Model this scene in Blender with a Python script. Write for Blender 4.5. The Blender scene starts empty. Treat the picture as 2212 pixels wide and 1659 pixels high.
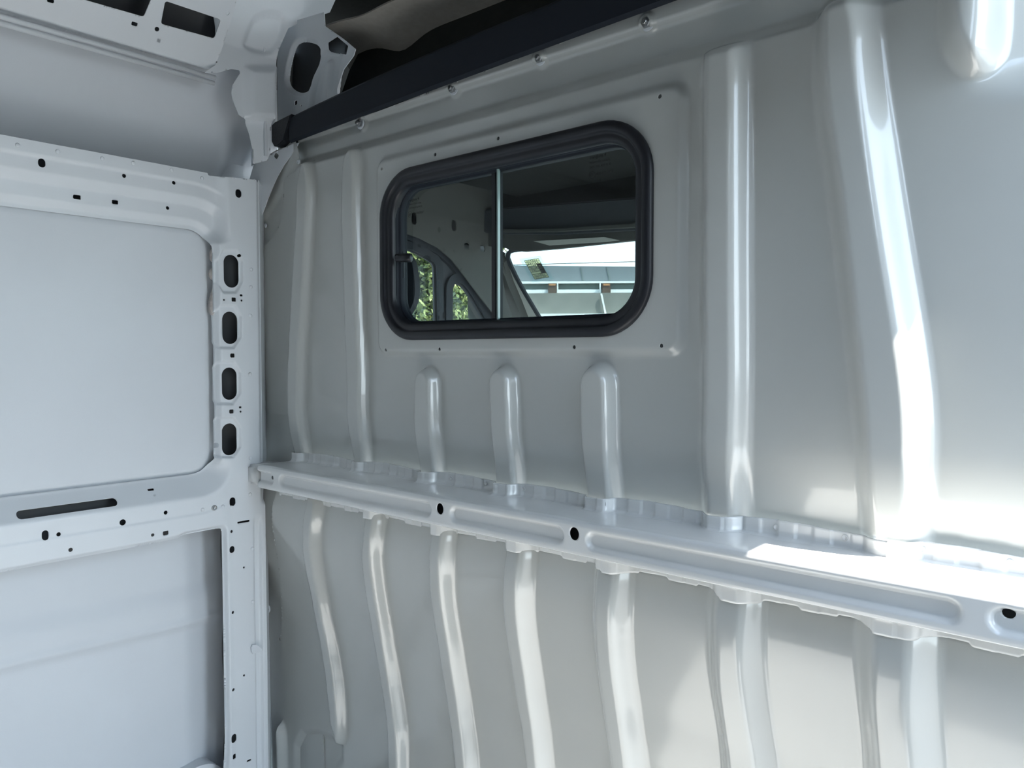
import bpy, bmesh, math, random
import numpy as np
from math import sin, cos, tan, atan, radians as R_, pi
random.seed(4); rng = np.random.default_rng(4)
sc = bpy.context.scene
col = sc.collection

# ------------------------------------------------------------------ camera
FOC = 1658.0; CX, CY = 1106.0, 829.5
CAM = np.array([1.664, -1.0, 1.35]); YAW = R_(41.0); PIT = R_(-2.25)
FW = np.array([-sin(YAW)*cos(PIT), cos(YAW)*cos(PIT), sin(PIT)])
RT = np.array([cos(YAW), sin(YAW), 0.0]); UP = np.cross(RT, FW)
cd = bpy.data.cameras.new('camera'); cam = bpy.data.objects.new('camera', cd); col.objects.link(cam)
cd.sensor_fit = 'HORIZONTAL'; cd.sensor_width = 36.0; cd.lens = FOC/2212*36.0
cd.clip_start = 0.02; cd.clip_end = 300
cam.location = CAM; cam.rotation_euler = (pi/2 + PIT, 0, YAW)
sc.camera = cam

# ------------------------------------------------------------------ light
sc.view_settings.view_transform = 'Standard'; sc.view_settings.look = 'None'
sc.view_settings.gamma = 1.0; sc.view_settings.use_curve_mapping = False
sc.view_settings.exposure = 1.80
w = bpy.data.worlds.new('sky'); sc.world = w; w.use_nodes = True
nt = w.node_tree; bg = nt.nodes['Background']
sk = nt.nodes.new('ShaderNodeTexSky'); sk.sky_type = 'NISHITA'; sk.sun_disc = False
sk.sun_elevation = R_(58); sk.sun_rotation = R_(90); sk.air_density = 1.0; sk.dust_density = 3.0; sk.ozone_density = 1.5
mx = nt.nodes.new('ShaderNodeMixRGB'); mx.inputs[0].default_value = 0.85
tcw = nt.nodes.new('ShaderNodeTexCoord'); sx = nt.nodes.new('ShaderNodeSeparateXYZ'); cr = nt.nodes.new('ShaderNodeValToRGB')
nt.links.new(tcw.outputs['Generated'], sx.inputs[0]); nt.links.new(sx.outputs['Z'], cr.inputs[0])
cr.color_ramp.elements[0].position = 0.0; cr.color_ramp.elements[0].color = (10.4, 12.2, 13.2, 1)
cr.color_ramp.elements[1].position = 1.0; cr.color_ramp.elements[1].color = (1.4, 2.1, 3.1, 1)
e_ = cr.color_ramp.elements.new(.30); e_.color = (7.3, 9.1, 10.8, 1)
e_ = cr.color_ramp.elements.new(.60); e_.color = (2.6, 3.7, 5.2, 1)
nt.links.new(cr.outputs[0], mx.inputs[2])
nt.links.new(sk.outputs[0], mx.inputs[1]); nt.links.new(mx.outputs[0], bg.inputs[0])
bg.inputs[1].default_value = 0.232
SUN = np.array([-0.485, -0.020, -0.873])
sl = bpy.data.lights.new('sun', 'SUN'); sl.energy = 6.2; sl.angle = R_(0.53); sl.color = (1, .97, .92)
so = bpy.data.objects.new('sun', sl); col.objects.link(so)
from mathutils import Vector
so.rotation_euler = Vector(SUN).to_track_quat('-Z', 'Y').to_euler()
so.location = (6, -1, 9)

# ------------------------------------------------------------------ helpers: rays, planes, distance fields
def ray(u, v): return FW + RT*(u-CX)/FOC - UP*(v-CY)/FOC
class Plane:
    def __init__(s, o, eu, ev, n):
        s.o = np.array(o, float); s.eu = np.array(eu, float); s.ev = np.array(ev, float); s.n = np.array(n, float)
    def px(s, u, v, h=0.0):
        d = ray(u, v); hh = h
        for _ in range(8 if callable(h) else 1):
            H = hh if not callable(h) else (0.0 if _ == 0 else h(q[1]))
            t = ((s.o + s.n*H - CAM) @ s.n)/(d @ s.n); p = CAM + d*t - s.o
            q = (p @ s.eu, p @ s.ev)
        return q
    def pxs(s, pts, h=0.0): return [s.px(a, b, h) for a, b in pts]
    def pos(s, U, V, H):
        return s.o + U[..., None]*s.eu + V[..., None]*s.ev + H[..., None]*s.n
PB = Plane((0,0,0), (1,0,0), (0,0,1), (0,-1,0))                # the bulkhead, facing the cargo room
def PW(x): return Plane((x,0,0), (0,1,0), (0,0,1), (1,0,0))    # the left body side
LX = 0.08
PL = PW(LX)
def PY(y): return Plane((0,y,0), (1,0,0), (0,0,1), (0,-1,0))

def sstep(a, b, x):
    t = np.clip((x-a)/(b-a), 0, 1); return t*t*(3-2*t)
def chaikin(p, n=2, closed=True):
    p = np.array(p, float)
    for _ in range(n):
        q = np.roll(p, -1, 0) if closed else p[1:]
        a = p if closed else p[:-1]
        r = np.empty((len(a)*2, p.shape[1])); r[0::2] = a*.75+q*.25; r[1::2] = a*.25+q*.75
        if not closed: r = np.vstack([p[:1], r, p[-1:]])
        p = r
    return p
def sd_poly(pts):
    P = np.array(pts, float)
    def f(U, V):
        d2 = np.full(U.shape, 1e9); ins = np.zeros(U.shape, bool)
        n = len(P)
        for i in range(n):
            a = P[i]; b = P[(i+1) % n]; e = b-a; L = e@e
            if L < 1e-14: continue
            wx = U-a[0]; wy = V-a[1]
            t = np.clip((wx*e[0]+wy*e[1])/L, 0, 1)
            dx = wx-e[0]*t; dy = wy-e[1]*t
            d2 = np.minimum(d2, dx*dx+dy*dy)
            c = ((a[1] > V) != (b[1] > V))
            with np.errstate(divide='ignore', invalid='ignore'):
                xx = (b[0]-a[0])*(V-a[1])/(b[1]-a[1] if b[1] != a[1] else 1e-12)+a[0]
            ins ^= c & (U < xx)
        return np.where(ins, -1, 1)*np.sqrt(d2)
    return f
def sd_box(cu, cv, a, b, r, ang=0.0):
    r = min(r, a, b); c, s = cos(ang), sin(ang)
    def f(U, V):
        x = (U-cu)*c+(V-cv)*s; y = -(U-cu)*s+(V-cv)*c
        qx = np.abs(x)-(a-r); qy = np.abs(y)-(b-r)
        return np.hypot(np.maximum(qx, 0), np.maximum(qy, 0))+np.minimum(np.maximum(qx, qy), 0)-r
    return f
def sd_circ(cu, cv, r): return lambda U, V: np.hypot(U-cu, V-cv)-r
def union(fs):
    def f(U, V):
        d = np.full(U.shape, 1e9)
        for g in fs: d = np.minimum(d, g(U, V))
        return d
    return f
def cut(base, holes):
    hu = union(holes)
    return lambda U, V: np.maximum(base(U, V), -hu(U, V))

def mesh_np(name, verts, quads, mat, parent=None, smooth=None, tris=None):
    me = bpy.data.meshes.new(name)
    verts = np.asarray(verts, np.float32); nv = len(verts)
    quads = np.asarray(quads, np.int32).reshape(-1, 4)
    me.vertices.add(nv); me.vertices.foreach_set('co', verts.ravel())
    me.loops.add(quads.size); me.loops.foreach_set('vertex_index', quads.ravel())
    me.polygons.add(len(quads)); me.polygons.foreach_set('loop_start', np.arange(0, quads.size, 4, dtype=np.int32))
    if smooth is None: smooth = np.ones(len(quads), bool)
    me.polygons.foreach_set('use_smooth', smooth)
    me.update(calc_edges=True); me.validate()
    me.materials.append(mat)
    o = bpy.data.objects.new(name, me); col.objects.link(o)
    if parent: o.parent = parent
    return o

def sheet(name, mapf, u0, u1, v0, v1, step, mat, sd=None, parent=None, th=0.0016, nrm=None, ulist=None, vlist=None):
    """pressed sheet metal: a fine grid in parameter space, trimmed exactly along a distance field, given real thickness"""
    us = np.linspace(u0, u1, max(2, int(round((u1-u0)/step))+1)) if ulist is None else np.array(ulist)
    vs = np.linspace(v0, v1, max(2, int(round((v1-v0)/step))+1)) if vlist is None else np.array(vlist)
    U, V = np.meshgrid(us, vs, indexing='ij'); U = U.copy(); V = V.copy()
    ok = np.ones(U.shape, bool)
    if sd is not None:
        e = step*.1; first = None
        for it in range(3):
            d = sd(U, V)
            gx = (sd(U+e, V)-sd(U-e, V))/(2*e); gy = (sd(U, V+e)-sd(U, V-e))/(2*e)
            g2 = np.maximum(gx*gx+gy*gy, .25)
            if first is None: first = np.abs(d) < .72*step; ok = (d <= 0) | first
            mv = first & (np.abs(d) < step)
            U = np.where(mv, U-d*gx/g2, U); V = np.where(mv, V-d*gy/g2, V)
    P = mapf(U, V)
    nu, nv = U.shape
    idx = np.arange(nu*nv).reshape(nu, nv)
    f = ok[:-1, :-1] & ok[1:, :-1] & ok[1:, 1:] & ok[:-1, 1:]
    q = np.stack([idx[:-1, :-1][f], idx[1:, :-1][f], idx[1:, 1:][f], idx[:-1, 1:][f]], -1)
    # normals from the parametric surface
    du = np.gradient(P, axis=0); dv = np.gradient(P, axis=1)
    N = np.cross(du, dv); N /= np.maximum(np.linalg.norm(N, axis=-1, keepdims=True), 1e-12)
    Pf = P.reshape(-1, 3); Nf = N.reshape(-1, 3)
    used = np.zeros(nu*nv, bool); used[q.ravel()] = True
    new = -np.ones(nu*nv, int); new[used] = np.arange(used.sum())
    q = new[q]; F = Pf[used]; Nf = Nf[used]
    c0 = F[q[0]]; fn = np.cross(c0[1]-c0[0], c0[2]-c0[1])
    sgn = 1.0
    if nrm is not None and (Nf.mean(0) @ np.array(nrm)) < 0: q = q[:, ::-1]; sgn = -1.0
    n = len(F); B = F - Nf*sgn*th
    ed = np.concatenate([q[:, [0, 1]], q[:, [1, 2]], q[:, [2, 3]], q[:, [3, 0]]])
    key = np.sort(ed, 1); k = key[:, 0].astype(np.int64)*n+key[:, 1]
    _, inv, cnt = np.unique(k, return_inverse=True, return_counts=True)
    be = ed[cnt[inv] == 1]
    allv = [F, B]; allq = [q, q[:, ::-1]+n]; sm = [np.ones(len(q)*2, bool)]
    m = len(be); base = 2*n
    rv = np.concatenate([F[be[:, 0]], F[be[:, 1]], B[be[:, 1]], B[be[:, 0]]])
    rq = np.stack([base+m+np.arange(m), base+np.arange(m), base+3*m+np.arange(m), base+2*m+np.arange(m)], -1)
    allv.append(rv); allq.append(rq); sm.append(np.zeros(m, bool))
    return mesh_np(name, np.concatenate(allv), np.concatenate(allq), mat, parent, np.concatenate(sm))

def tag(o, label=None, cat=None, group=None, kind=None):
    if label: o['label'] = label
    if cat: o['category'] = cat
    if group: o['group'] = group
    if kind: o['kind'] = kind
    return o
def empty(name, loc=(0,0,0)):
    o = bpy.data.objects.new(name, None); col.objects.link(o); o.location = loc; o.empty_display_size = .05; return o
def from_bm(name, bm, mat, parent=None, smooth=False):
    me = bpy.data.meshes.new(name); bmesh.ops.recalc_face_normals(bm, faces=bm.faces); bm.to_mesh(me); bm.free()
    for p in me.polygons: p.use_smooth = smooth
    me.materials.append(mat); o = bpy.data.objects.new(name, me); col.objects.link(o)
    if parent: o.parent = parent; o.matrix_parent_inverse = parent_inv(parent)
    return o
def parent_inv(p):
    from mathutils import Matrix
    return Matrix.Translation(-Vector(p.location)) if p.type == 'EMPTY' else Matrix.Identity(4)
def box(name, lo, hi, mat, parent=None, bev=0.0, seg=2, bm=None, M=None):
    own = bm is None
    if own: bm = bmesh.new()
    r = bmesh.ops.create_cube(bm, size=1.0)
    lo = np.array(lo, float); hi = np.array(hi, float)
    for v in r['verts']:
        v.co = Vector(((v.co.x+.5)*(hi[0]-lo[0])+lo[0], (v.co.y+.5)*(hi[1]-lo[1])+lo[1], (v.co.z+.5)*(hi[2]-lo[2])+lo[2]))
        if M is not None: v.co = M @ v.co
    if own:
        if bev: bmesh.ops.bevel(bm, geom=bm.edges[:], offset=bev, segments=seg, affect='EDGES')
        return from_bm(name, bm, mat, parent)
def prism(name, pts, thick, mat, parent=None, bev=0.0, smooth=False, plane=None):
    """outline (u,v) on a plane, pushed back from it by its thickness"""
    bm = bmesh.new()
    if thick == 0:
        pts = list(pts); vv = [bm.verts.new(plane.pos(np.array(a), np.array(b), np.array(0.0))) for a, b in pts]; bm.faces.new(vv); return from_bm(name, bm, mat, parent)
    U = np.array([p[0] for p in pts]); V = np.array([p[1] for p in pts])
    A = plane.pos(U, V, np.zeros(len(U))); Bk = plane.pos(U, V, np.full(len(U), -thick))
    a = [bm.verts.new(x) for x in A]; b = [bm.verts.new(x) for x in Bk]; n = len(a)
    fa = bm.faces.new(a); bm.faces.new(b[::-1])
    for i in range(n): bm.faces.new((a[i], b[i], b[(i+1) % n], a[(i+1) % n]))
    if bev: bmesh.ops.bevel(bm, geom=list(fa.edges), offset=bev, segments=3, affect='EDGES')
    return from_bm(name, bm, mat, parent, smooth)
def lathe_bm(bm, prof, o, ax, n=20, a0=0, six=None):
    """profile [(radius, height)] round an axis"""
    ax = Vector(ax).normalized(); t = ax.orthogonal().normalized(); s = ax.cross(t); o = Vector(o)
    rings = []
    for r, h in prof:
        rings.append([bm.verts.new(o+ax*h+(t*cos(a0+2*pi*k/n)+s*sin(a0+2*pi*k/n))*r) for k in range(n)])
    for i in range(len(rings)-1):
        for k in range(n): bm.faces.new((rings[i][k], rings[i][(k+1) % n], rings[i+1][(k+1) % n], rings[i+1][k]))
    bm.faces.new(rings[0][::-1]); bm.faces.new(rings[-1])

# ------------------------------------------------------------------ materials
def mat(name, colr, rough=.5, metal=0.0, coat=0.0, spec=.5, noise=0.0, nscale=40, bump=0.0, bscale=300, c2=None, rvar=0.0, coatr=.05):
    m = bpy.data.materials.new(name); m.use_nodes = True; t = m.node_tree; b = t.nodes['Principled BSDF']
    b.inputs['Base Color'].default_value = (*colr, 1); b.inputs['Roughness'].default_value = rough
    b.inputs['Metallic'].default_value = metal; b.inputs['Specular IOR Level'].default_value = spec
    b.inputs['Coat Weight'].default_value = coat; b.inputs['Coat Roughness'].default_value = coatr
    tc = t.nodes.new('ShaderNodeTexCoord')
    if noise or rvar or c2:
        n = t.nodes.new('ShaderNodeTexNoise'); n.inputs['Scale'].default_value = nscale; n.inputs['Detail'].default_value = 5
        t.links.new(tc.outputs['Object'], n.inputs['Vector'])
        if noise or c2:
            r = t.nodes.new('ShaderNodeValToRGB'); r.color_ramp.elements[0].position = .35; r.color_ramp.elements[1].position = .65
            d = c2 if c2 else tuple(max(0, c*(1-noise)) for c in colr)
            r.color_ramp.elements[0].color = (*d, 1); r.color_ramp.elements[1].color = (*colr, 1)
            t.links.new(n.outputs['Fac'], r.inputs[0]); t.links.new(r.outputs[0], b.inputs['Base Color'])
        if rvar:
            mr = t.nodes.new('ShaderNodeMapRange'); mr.inputs['To Min'].default_value = rough-rvar; mr.inputs['To Max'].default_value = rough+rvar
            t.links.new(n.outputs['Fac'], mr.inputs[0]); t.links.new(mr.outputs[0], b.inputs['Roughness'])
    if bump:
        n2 = t.nodes.new('ShaderNodeTexNoise'); n2.inputs['Scale'].default_value = bscale; n2.inputs['Detail'].default_value = 3
        t.links.new(tc.outputs['Object'], n2.inputs['Vector'])
        bp = t.nodes.new('ShaderNodeBump'); bp.inputs['Strength'].default_value = bump; bp.inputs['Distance'].default_value = .002
        t.links.new(n2.outputs['Fac'], bp.inputs['Height']); t.links.new(bp.outputs[0], b.inputs['Normal'])
    return m
M_cavity = mat('shaded_electrocoat', (.055, .058, .062), .5)  # electrocoat darkened further: shade inside holes is put into the colour
M_gloss = mat('gloss_white_shaded', (.57, .58, .555), .30, coat=1.0, noise=.03, nscale=6, coatr=.10)  # same van white darkened, so the bulkhead's shade sits in the colour
M_satin = mat('satin_white_paint', (.79, .82, .85), .42, coat=.25, noise=.02, nscale=9, coatr=.35, bump=.03, bscale=500)
M_skin = mat('primer_white_paint', (.76, .79, .825), .55, spec=.35, noise=.02, nscale=7, bump=.05, bscale=600)
M_beam = mat('beam_white_paint', (.84, .845, .83), .34, coat=1.0, noise=.035, nscale=12, coatr=.12)
M_dull = mat('dull_white_paint', (.82, .84, .84), .6)
M_black = mat('black_rubber', (.012, .013, .018), .38, noise=.2, nscale=20, bump=.08, bscale=700)
M_rail = mat('black_rail_plastic', (.010, .014, .022), .6, spec=.3, bump=.1, bscale=900)
M_cap = mat('black_end_cap_plastic', (.008, .010, .015), .42, spec=.4, bump=.3, bscale=250)
M_steel = mat('zinc_steel', (.46, .47, .47), .35, metal=.9, noise=.2, nscale=60)
M_beige = mat('beige_headliner', (.33, .30, .265), .9, spec=.2, noise=.08, nscale=80, bump=.2, bscale=900)
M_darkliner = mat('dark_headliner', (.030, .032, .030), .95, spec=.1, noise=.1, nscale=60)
M_cabtrim = mat('grey_cab_trim', (.13, .13, .122), .75, spec=.3, noise=.08, nscale=30)
M_cabdark = mat('charcoal_cab_plastic', (.035, .040, .050), .6, spec=.35, bump=.1, bscale=600)
M_cabmid = mat('slate_door_trim', (.085, .092, .105), .65, spec=.3)
M_foam = mat('sealant', (.62, .57, .54), .8, noise=.25, nscale=120, bump=.6, bscale=160)
M_ground = mat('concrete_yard', (.24, .235, .225), .9, noise=.15, nscale=3)
M_beigeroof = mat('grey_roof_paint', (.17, .175, .18), .6)
M_floor = mat('van_floor_paint', (.50, .51, .51), .5, noise=.08, nscale=5)
M_cream = mat('cream_paper', (.66, .60, .40), .7)
_t = M_cream.node_tree; _tr = _t.nodes.new('ShaderNodeBsdfTranslucent'); _tr.inputs[0].default_value = (.98, .92, .70, 1); _mx = _t.nodes.new('ShaderNodeMixShader'); _mx.inputs[0].default_value = .9
_t.links.new(_t.nodes['Principled BSDF'].outputs[0], _mx.inputs[1]); _t.links.new(_tr.outputs[0], _mx.inputs[2]); _m3 = _t.nodes.new('ShaderNodeMixShader'); _m3.inputs[0].default_value = .70; _tp = _t.nodes.new('ShaderNodeBsdfTransparent'); _tp.inputs[0].default_value = (1.0, .80, .42, 1)
_t.links.new(_mx.outputs[0], _m3.inputs[1]); _t.links.new(_tp.outputs[0], _m3.inputs[2]); _t.links.new(_m3.outputs[0], _t.nodes['Material Output'].inputs[0])
M_print = mat('dark_print', (.05, .05, .06), .7)
M_etch = mat('etched_print', (.012, .013, .014), .9)
M_bldw = mat('white_trim_paint', (.86, .88, .86), .5)
M_bldroof = mat('grey_roof_sheet', (.19, .215, .23), .6, noise=.12, nscale=.6)
M_bldlow = mat('weathered_roof_felt', (.25, .245, .22), .9, c2=(.19, .19, .17), nscale=1.4)
M_bldband = mat('green_glazed_band', (.14, .18, .16), .4)
M_blddark = mat('brown_vent_box', (.11, .075, .055), .8)
M_wire = mat('black_cable', (.03, .03, .03), .8)
M_bark = mat('bark', (.09, .07, .05), .9, noise=.3, nscale=20)
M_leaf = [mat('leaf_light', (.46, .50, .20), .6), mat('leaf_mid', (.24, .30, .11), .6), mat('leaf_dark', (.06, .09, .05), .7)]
def glassmat(name, tint, refl=1.0, ior=1.5):
    m = bpy.data.materials.new(name); m.use_nodes = True; t = m.node_tree; t.nodes.clear()
    o = t.nodes.new('ShaderNodeOutputMaterial'); tr = t.nodes.new('ShaderNodeBsdfTransparent'); tr.inputs[0].default_value = (*tint, 1)
    gl = t.nodes.new('ShaderNodeBsdfGlossy'); gl.inputs['Roughness'].default_value = .01
    lw = t.nodes.new('ShaderNodeLayerWeight'); lw.inputs[0].default_value = .5
    pw = t.nodes.new('ShaderNodeMath'); pw.operation = 'POWER'; pw.inputs[1].default_value = 5.0
    fr = t.nodes.new('ShaderNodeMath'); fr.operation = 'MULTIPLY_ADD'; fr.inputs[1].default_value = .96; fr.inputs[2].default_value = .04
    t.links.new(lw.outputs['Facing'], pw.inputs[0]); t.links.new(pw.outputs[0], fr.inputs[0])
    mu = t.nodes.new('ShaderNodeMath'); mu.operation = 'MULTIPLY'; mu.inputs[1].default_value = refl
    ms = t.nodes.new('ShaderNodeMixShader')
    t.links.new(fr.outputs[0], mu.inputs[0]); t.links.new(mu.outputs[0], ms.inputs[0]); t.links.new(tr.outputs[0], ms.inputs[1]); t.links.new(gl.outputs[0], ms.inputs[2]); t.links.new(ms.outputs[0], o.inputs[0])
    return m
M_glass = glassmat('tinted_glass', (.545, .58, .57), .6)
M_wind = glassmat('windshield_glass', (.79, .83, .835), .5)
M_edge = mat('green_glass_edge', (.30, .42, .40), .2, coat=1)

# ------------------------------------------------------------------ BULKHEAD, upper panel
def base_up(v):
    v = np.asarray(v, float)
    h = -.020*sstep(1.235, 1.11, v)**1.0
    h = h - .022*np.clip((v-1.768)/(1.792-1.768), 0, 1)
    h = h + .012*sstep(1.832, 1.842, v)
    return h
class Rib:
    def __init__(s, left, right, h, w, cap=True, n=2, base=0.0, w2=None):
        b = base
        L = [(PB.px(x, y, (lambda v, b=b: (b(v) if callable(b) else b)+h))) for x, y in left]
        Rr = [(PB.px(x, y, b)) for x, y in right]
        L = [(a-w*.5, z) for a, z in L]; Rr = [(a-w*.5, z) for a, z in Rr]
        if cap == 'round':      # half-round upper end
            mx_ = (L[0][0]+Rr[0][0])/2; rd = (Rr[0][0]-L[0][0])/2; z0 = (L[0][1]+Rr[0][1])/2-rd*.6
            L = [(mx_+rd*cos(t), z0+rd*1.15*sin(t)) for t in np.linspace(pi/2, pi, 8)]+[p for p in L if p[1] < z0-.01]
            Rr = [(mx_+rd*cos(t), z0+rd*1.15*sin(t)) for t in np.linspace(pi/2-.15, 0, 8)]+[p for p in Rr if p[1] < z0-.01]
        pl = L + Rr[::-1]
        s.f = sd_poly(chaikin(pl, n)); s.h = h; s.w = w
    def __call__(s, U, V):
        d = s.f(U, V); return s.h*sstep(s.w*.5, -s.w*.5, d)
bu = lambda v: float(base_up(v))
ribs_up = [
 Rib([(650,352),(640,400),(640,469),(632,577),(627,686),(625,716),(621,825),(623,897),(627,940),(637,985),(640,1010)],
     [(686,346),(687,396),(684,469),(678,577),(672,686),(666,752),(664,849),(666,909),(672,957),(675,985),(676,1010)], .022, .0125, base=bu),
 Rib([(748,325),(740,348),(738,406),(738,469),(742,577),(744,686),(748,776),(750,897),(754,938),(765,993),(768,1015)],
     [(786,318),(788,372),(788,469),(791,577),(794,686),(797,776),(800,897),(805,957),(806,1000),(807,1020)], .023, .0135, base=bu),
 Rib([(896,812),(896,925),(903,980),(909,1015),(912,1035)], [(954,812),(958,925),(962,985),(964,1015),(966,1040)], .025, .0145, 'round', base=bu),
 Rib([(1058,811),(1063,925),(1069,995),(1073,1040),(1075,1060)], [(1125,811),(1131,943),(1136,1010),(1138,1040),(1140,1065)], .026, .0155, 'round', base=bu),
 Rib([(1255,810),(1258,943),(1266,1030),(1271,1065),(1273,1090)], [(1339,810),(1342,940),(1346,1030),(1348,1070),(1350,1095)], .027, .017, 'round', base=bu),
 Rib([(1540,96),(1529,112),(1530,300),(1529,700),(1529,900),(1533,1090),(1535,1130)], [(1628,92),(1634,112),(1633,300),(1633,600),(1634,900),(1632,1090),(1632,1140)], .028, .029, base=bu),
 Rib([(1805,-10),(1789,27),(1786,115),(1796,229),(1818,366),(1841,550),(1864,756),(1884,950),(1896,1130),(1898,1180)],
     [(1905,-30),(1917,50),(1922,130),(1933,229),(1974,504),(2018,756),(2034,900),(2032,1037),(2024,1140),(2024,1190)], .034, .034, base=bu),
]
plateau = sd_box((.436+1.130)/2, (1.345+1.742)/2, (1.130-.436)/2-.006, (1.742-1.345)/2-.006, .025)
boss = sd_poly(chaikin(PB.pxs([(2052,-160),(2048,70),(2075,128),(2105,148),(2128,138),(2150,95),(2152,-160)]), 2))
def h_up_feat(U, V):
    h = np.zeros(U.shape)
    for r in ribs_up: h = np.maximum(h, r(U, V))
    h = h + .011*sstep(.009, -.009, plateau(U, V))
    h = h + .030*sstep(.016, -.016, boss(U, V))
    # pressed shoulder by the door jamb whose upper face tips up to the light
    k = sstep(1.47, 1.56, U)
    h = h - .034*k*sstep(1.622, 1.680, V)
    # pads under the bolts of the top flange
    for a, z in pads: h = h + .004*sstep(.016, .011, np.hypot(U-a, (V-z)))
    # slight hand-pressed waviness of thin sheet
    h = h + .0007*np.sin(U*9.0+1.0)*np.sin(V*11.0)
    return h
bolt_top = [PB.px(a, b, -.018) for a, b in [(782,268),(983,193),(1171,128),(1402,52)]]
pads = bolt_top
def h_up(U, V): return base_up(V) + h_up_feat(U, V)
out_up = PB.pxs([(577,985),(566,958),(569,900),(572,722),(566,700),(566,560),(571,532),(594,507),(606,478),(612,440),(612,395),(618,382),(640,370),(648,352)])
zt = [(a, 1.35+(b-1.35)*1.0265) for a, b in [(.09, 1.8225), (.454, 1.829), (.70, 1.838), (.94, 1.846), (1.10, 1.850), (1.72, 1.856)]]
out_up = [(1.70, 1.10), (.02, 1.10)] + out_up[1:] + [(.125, 1.775), (.085, 1.806)] + zt
hole_px = [(824,365),(940,334),(1076,299),(1235,258),(1425,208),(832,756),(949,754),(1083,752),(1240,750),(1428,747)]
holes = [sd_circ(*PB.px(a, b, .011), .0034) for a, b in hole_px]
WC = (.7705, 1.5405)
holes.append(sd_box(WC[0], WC[1], .292, .148, .07))
# trim the foot of the panel: it stops just behind the beam flange
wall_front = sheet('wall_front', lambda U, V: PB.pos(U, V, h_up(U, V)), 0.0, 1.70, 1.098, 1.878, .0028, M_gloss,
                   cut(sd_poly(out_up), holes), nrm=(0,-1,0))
tag(wall_front, 'grey-white pressed steel bulkhead with tall ribs and a sliding window', kind='structure')

# ------------------------------------------------------------------ BULKHEAD, lower panel
LZ = np.array([.25, .62, .70, .80, .90, .965, 1.0, 1.03, 1.06]); LH = np.array([-.045, -.042, -.034, -.012, .020, .040, .044, .038, .026])
fz = np.linspace(.25, 1.08, 400); fh = np.interp(fz, LZ, LH)
ker = np.exp(-np.linspace(-2, 2, 41)**2); ker /= ker.sum()
fh = np.convolve(np.pad(fh, 20, mode='edge'), ker, 'valid')
def base_lo(v): return np.interp(v, fz, fh)
bl = lambda v: float(base_lo(v))
ribs_lo = [
 Rib([(663,1070),(663,1092),(655,1161),(653,1183),(659,1222),(679,1334),(704,1482),(710,1529),(713,1570),(722,1592)],
     [(705,1075),(704,1107),(697,1157),(696,1197),(712,1295),(726,1367),(747,1493),(751,1560),(751,1594),(742,1612)], .024, .014, base=bl),
 Rib([(791,1080),(791,1114),(787,1161),(781,1194),(782,1222),(795,1320),(813,1421),(829,1515),(837,1565),(840,1652),(842,1760)],
     [(838,1085),(838,1125),(831,1179),(830,1222),(845,1334),(863,1443),(879,1540),(885,1583),(887,1652),(889,1760)], .026, .016, base=bl),
 Rib([(938,1100),(937,1150),(929,1230),(929,1280),(945,1395),(965,1515),(983,1641),(992,1760)],
     [(992,1110),(992,1160),(986,1230),(986,1290),(1002,1401),(1020,1515),(1038,1647),(1048,1760)], .027, .019, base=bl),
 Rib([(1099,1130),(1099,1190),(1091,1265),(1088,1304),(1099,1401),(1114,1497),(1138,1653),(1148,1780)],
     [(1167,1140),(1166,1199),(1160,1260),(1158,1330),(1171,1431),(1183,1521),(1199,1653),(1208,1780)], .028, .023, base=bl),
 Rib([(1297,1170),(1296,1220),(1291,1295),(1287,1346),(1291,1416),(1303,1521),(1324,1653),(1332,1780)],
     [(1380,1180),(1378,1241),(1373,1295),(1369,1390),(1381,1506),(1401,1653),(1408,1780)], .029, .027, base=bl),
 Rib([(1562,1200),(1560,1280),(1553,1403),(1553,1472),(1572,1600),(1580,1655),(1584,1800)],
     [(1668,1220),(1667,1298),(1660,1400),(1662,1472),(1680,1600),(1690,1655),(1694,1800)], .030, .032, base=bl),
 Rib([(1898,1260),(1898,1357),(1897,1450),(1899,1540),(1910,1655),(1914,1850)],
     [(2048,1290),(2047,1385),(2043,1480),(2045,1586),(2052,1655),(2056,1850)], .032, .038, base=bl),
 Rib([(590,1570),(592,1600),(590,1690),(590,1760)], [(610,1556),(622,1575),(624,1690),(624,1760)], .020, .020, base=bl),
]
def h_lo(U, V):
    h = np.zeros(U.shape)
    for r in ribs_lo: h = np.maximum(h, r(U, V))
    s = sd_poly(chaikin(PB.pxs([(640,1585),(700,1583),(748,1622),(700,1700),(640,1700)], bl), 1))
    h = h - .010*sstep(.015, -.015, s(U, V))
    return h + base_lo(V) + .0009*np.sin(U*8.0)*np.sin(V*9.0+.5)
lo_out = PB.pxs([(594,1074),(598,1200),(603,1400),(606,1520),(600,1600),(590,1900)], bl)
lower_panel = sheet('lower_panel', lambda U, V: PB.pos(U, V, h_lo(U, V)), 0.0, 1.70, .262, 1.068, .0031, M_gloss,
                    sd_poly([(1.70, 1.07), (lo_out[0][0], 1.07)] + lo_out + [(.0, .262), (1.70, .262)]), parent=wall_front, nrm=(0,-1,0))
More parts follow.
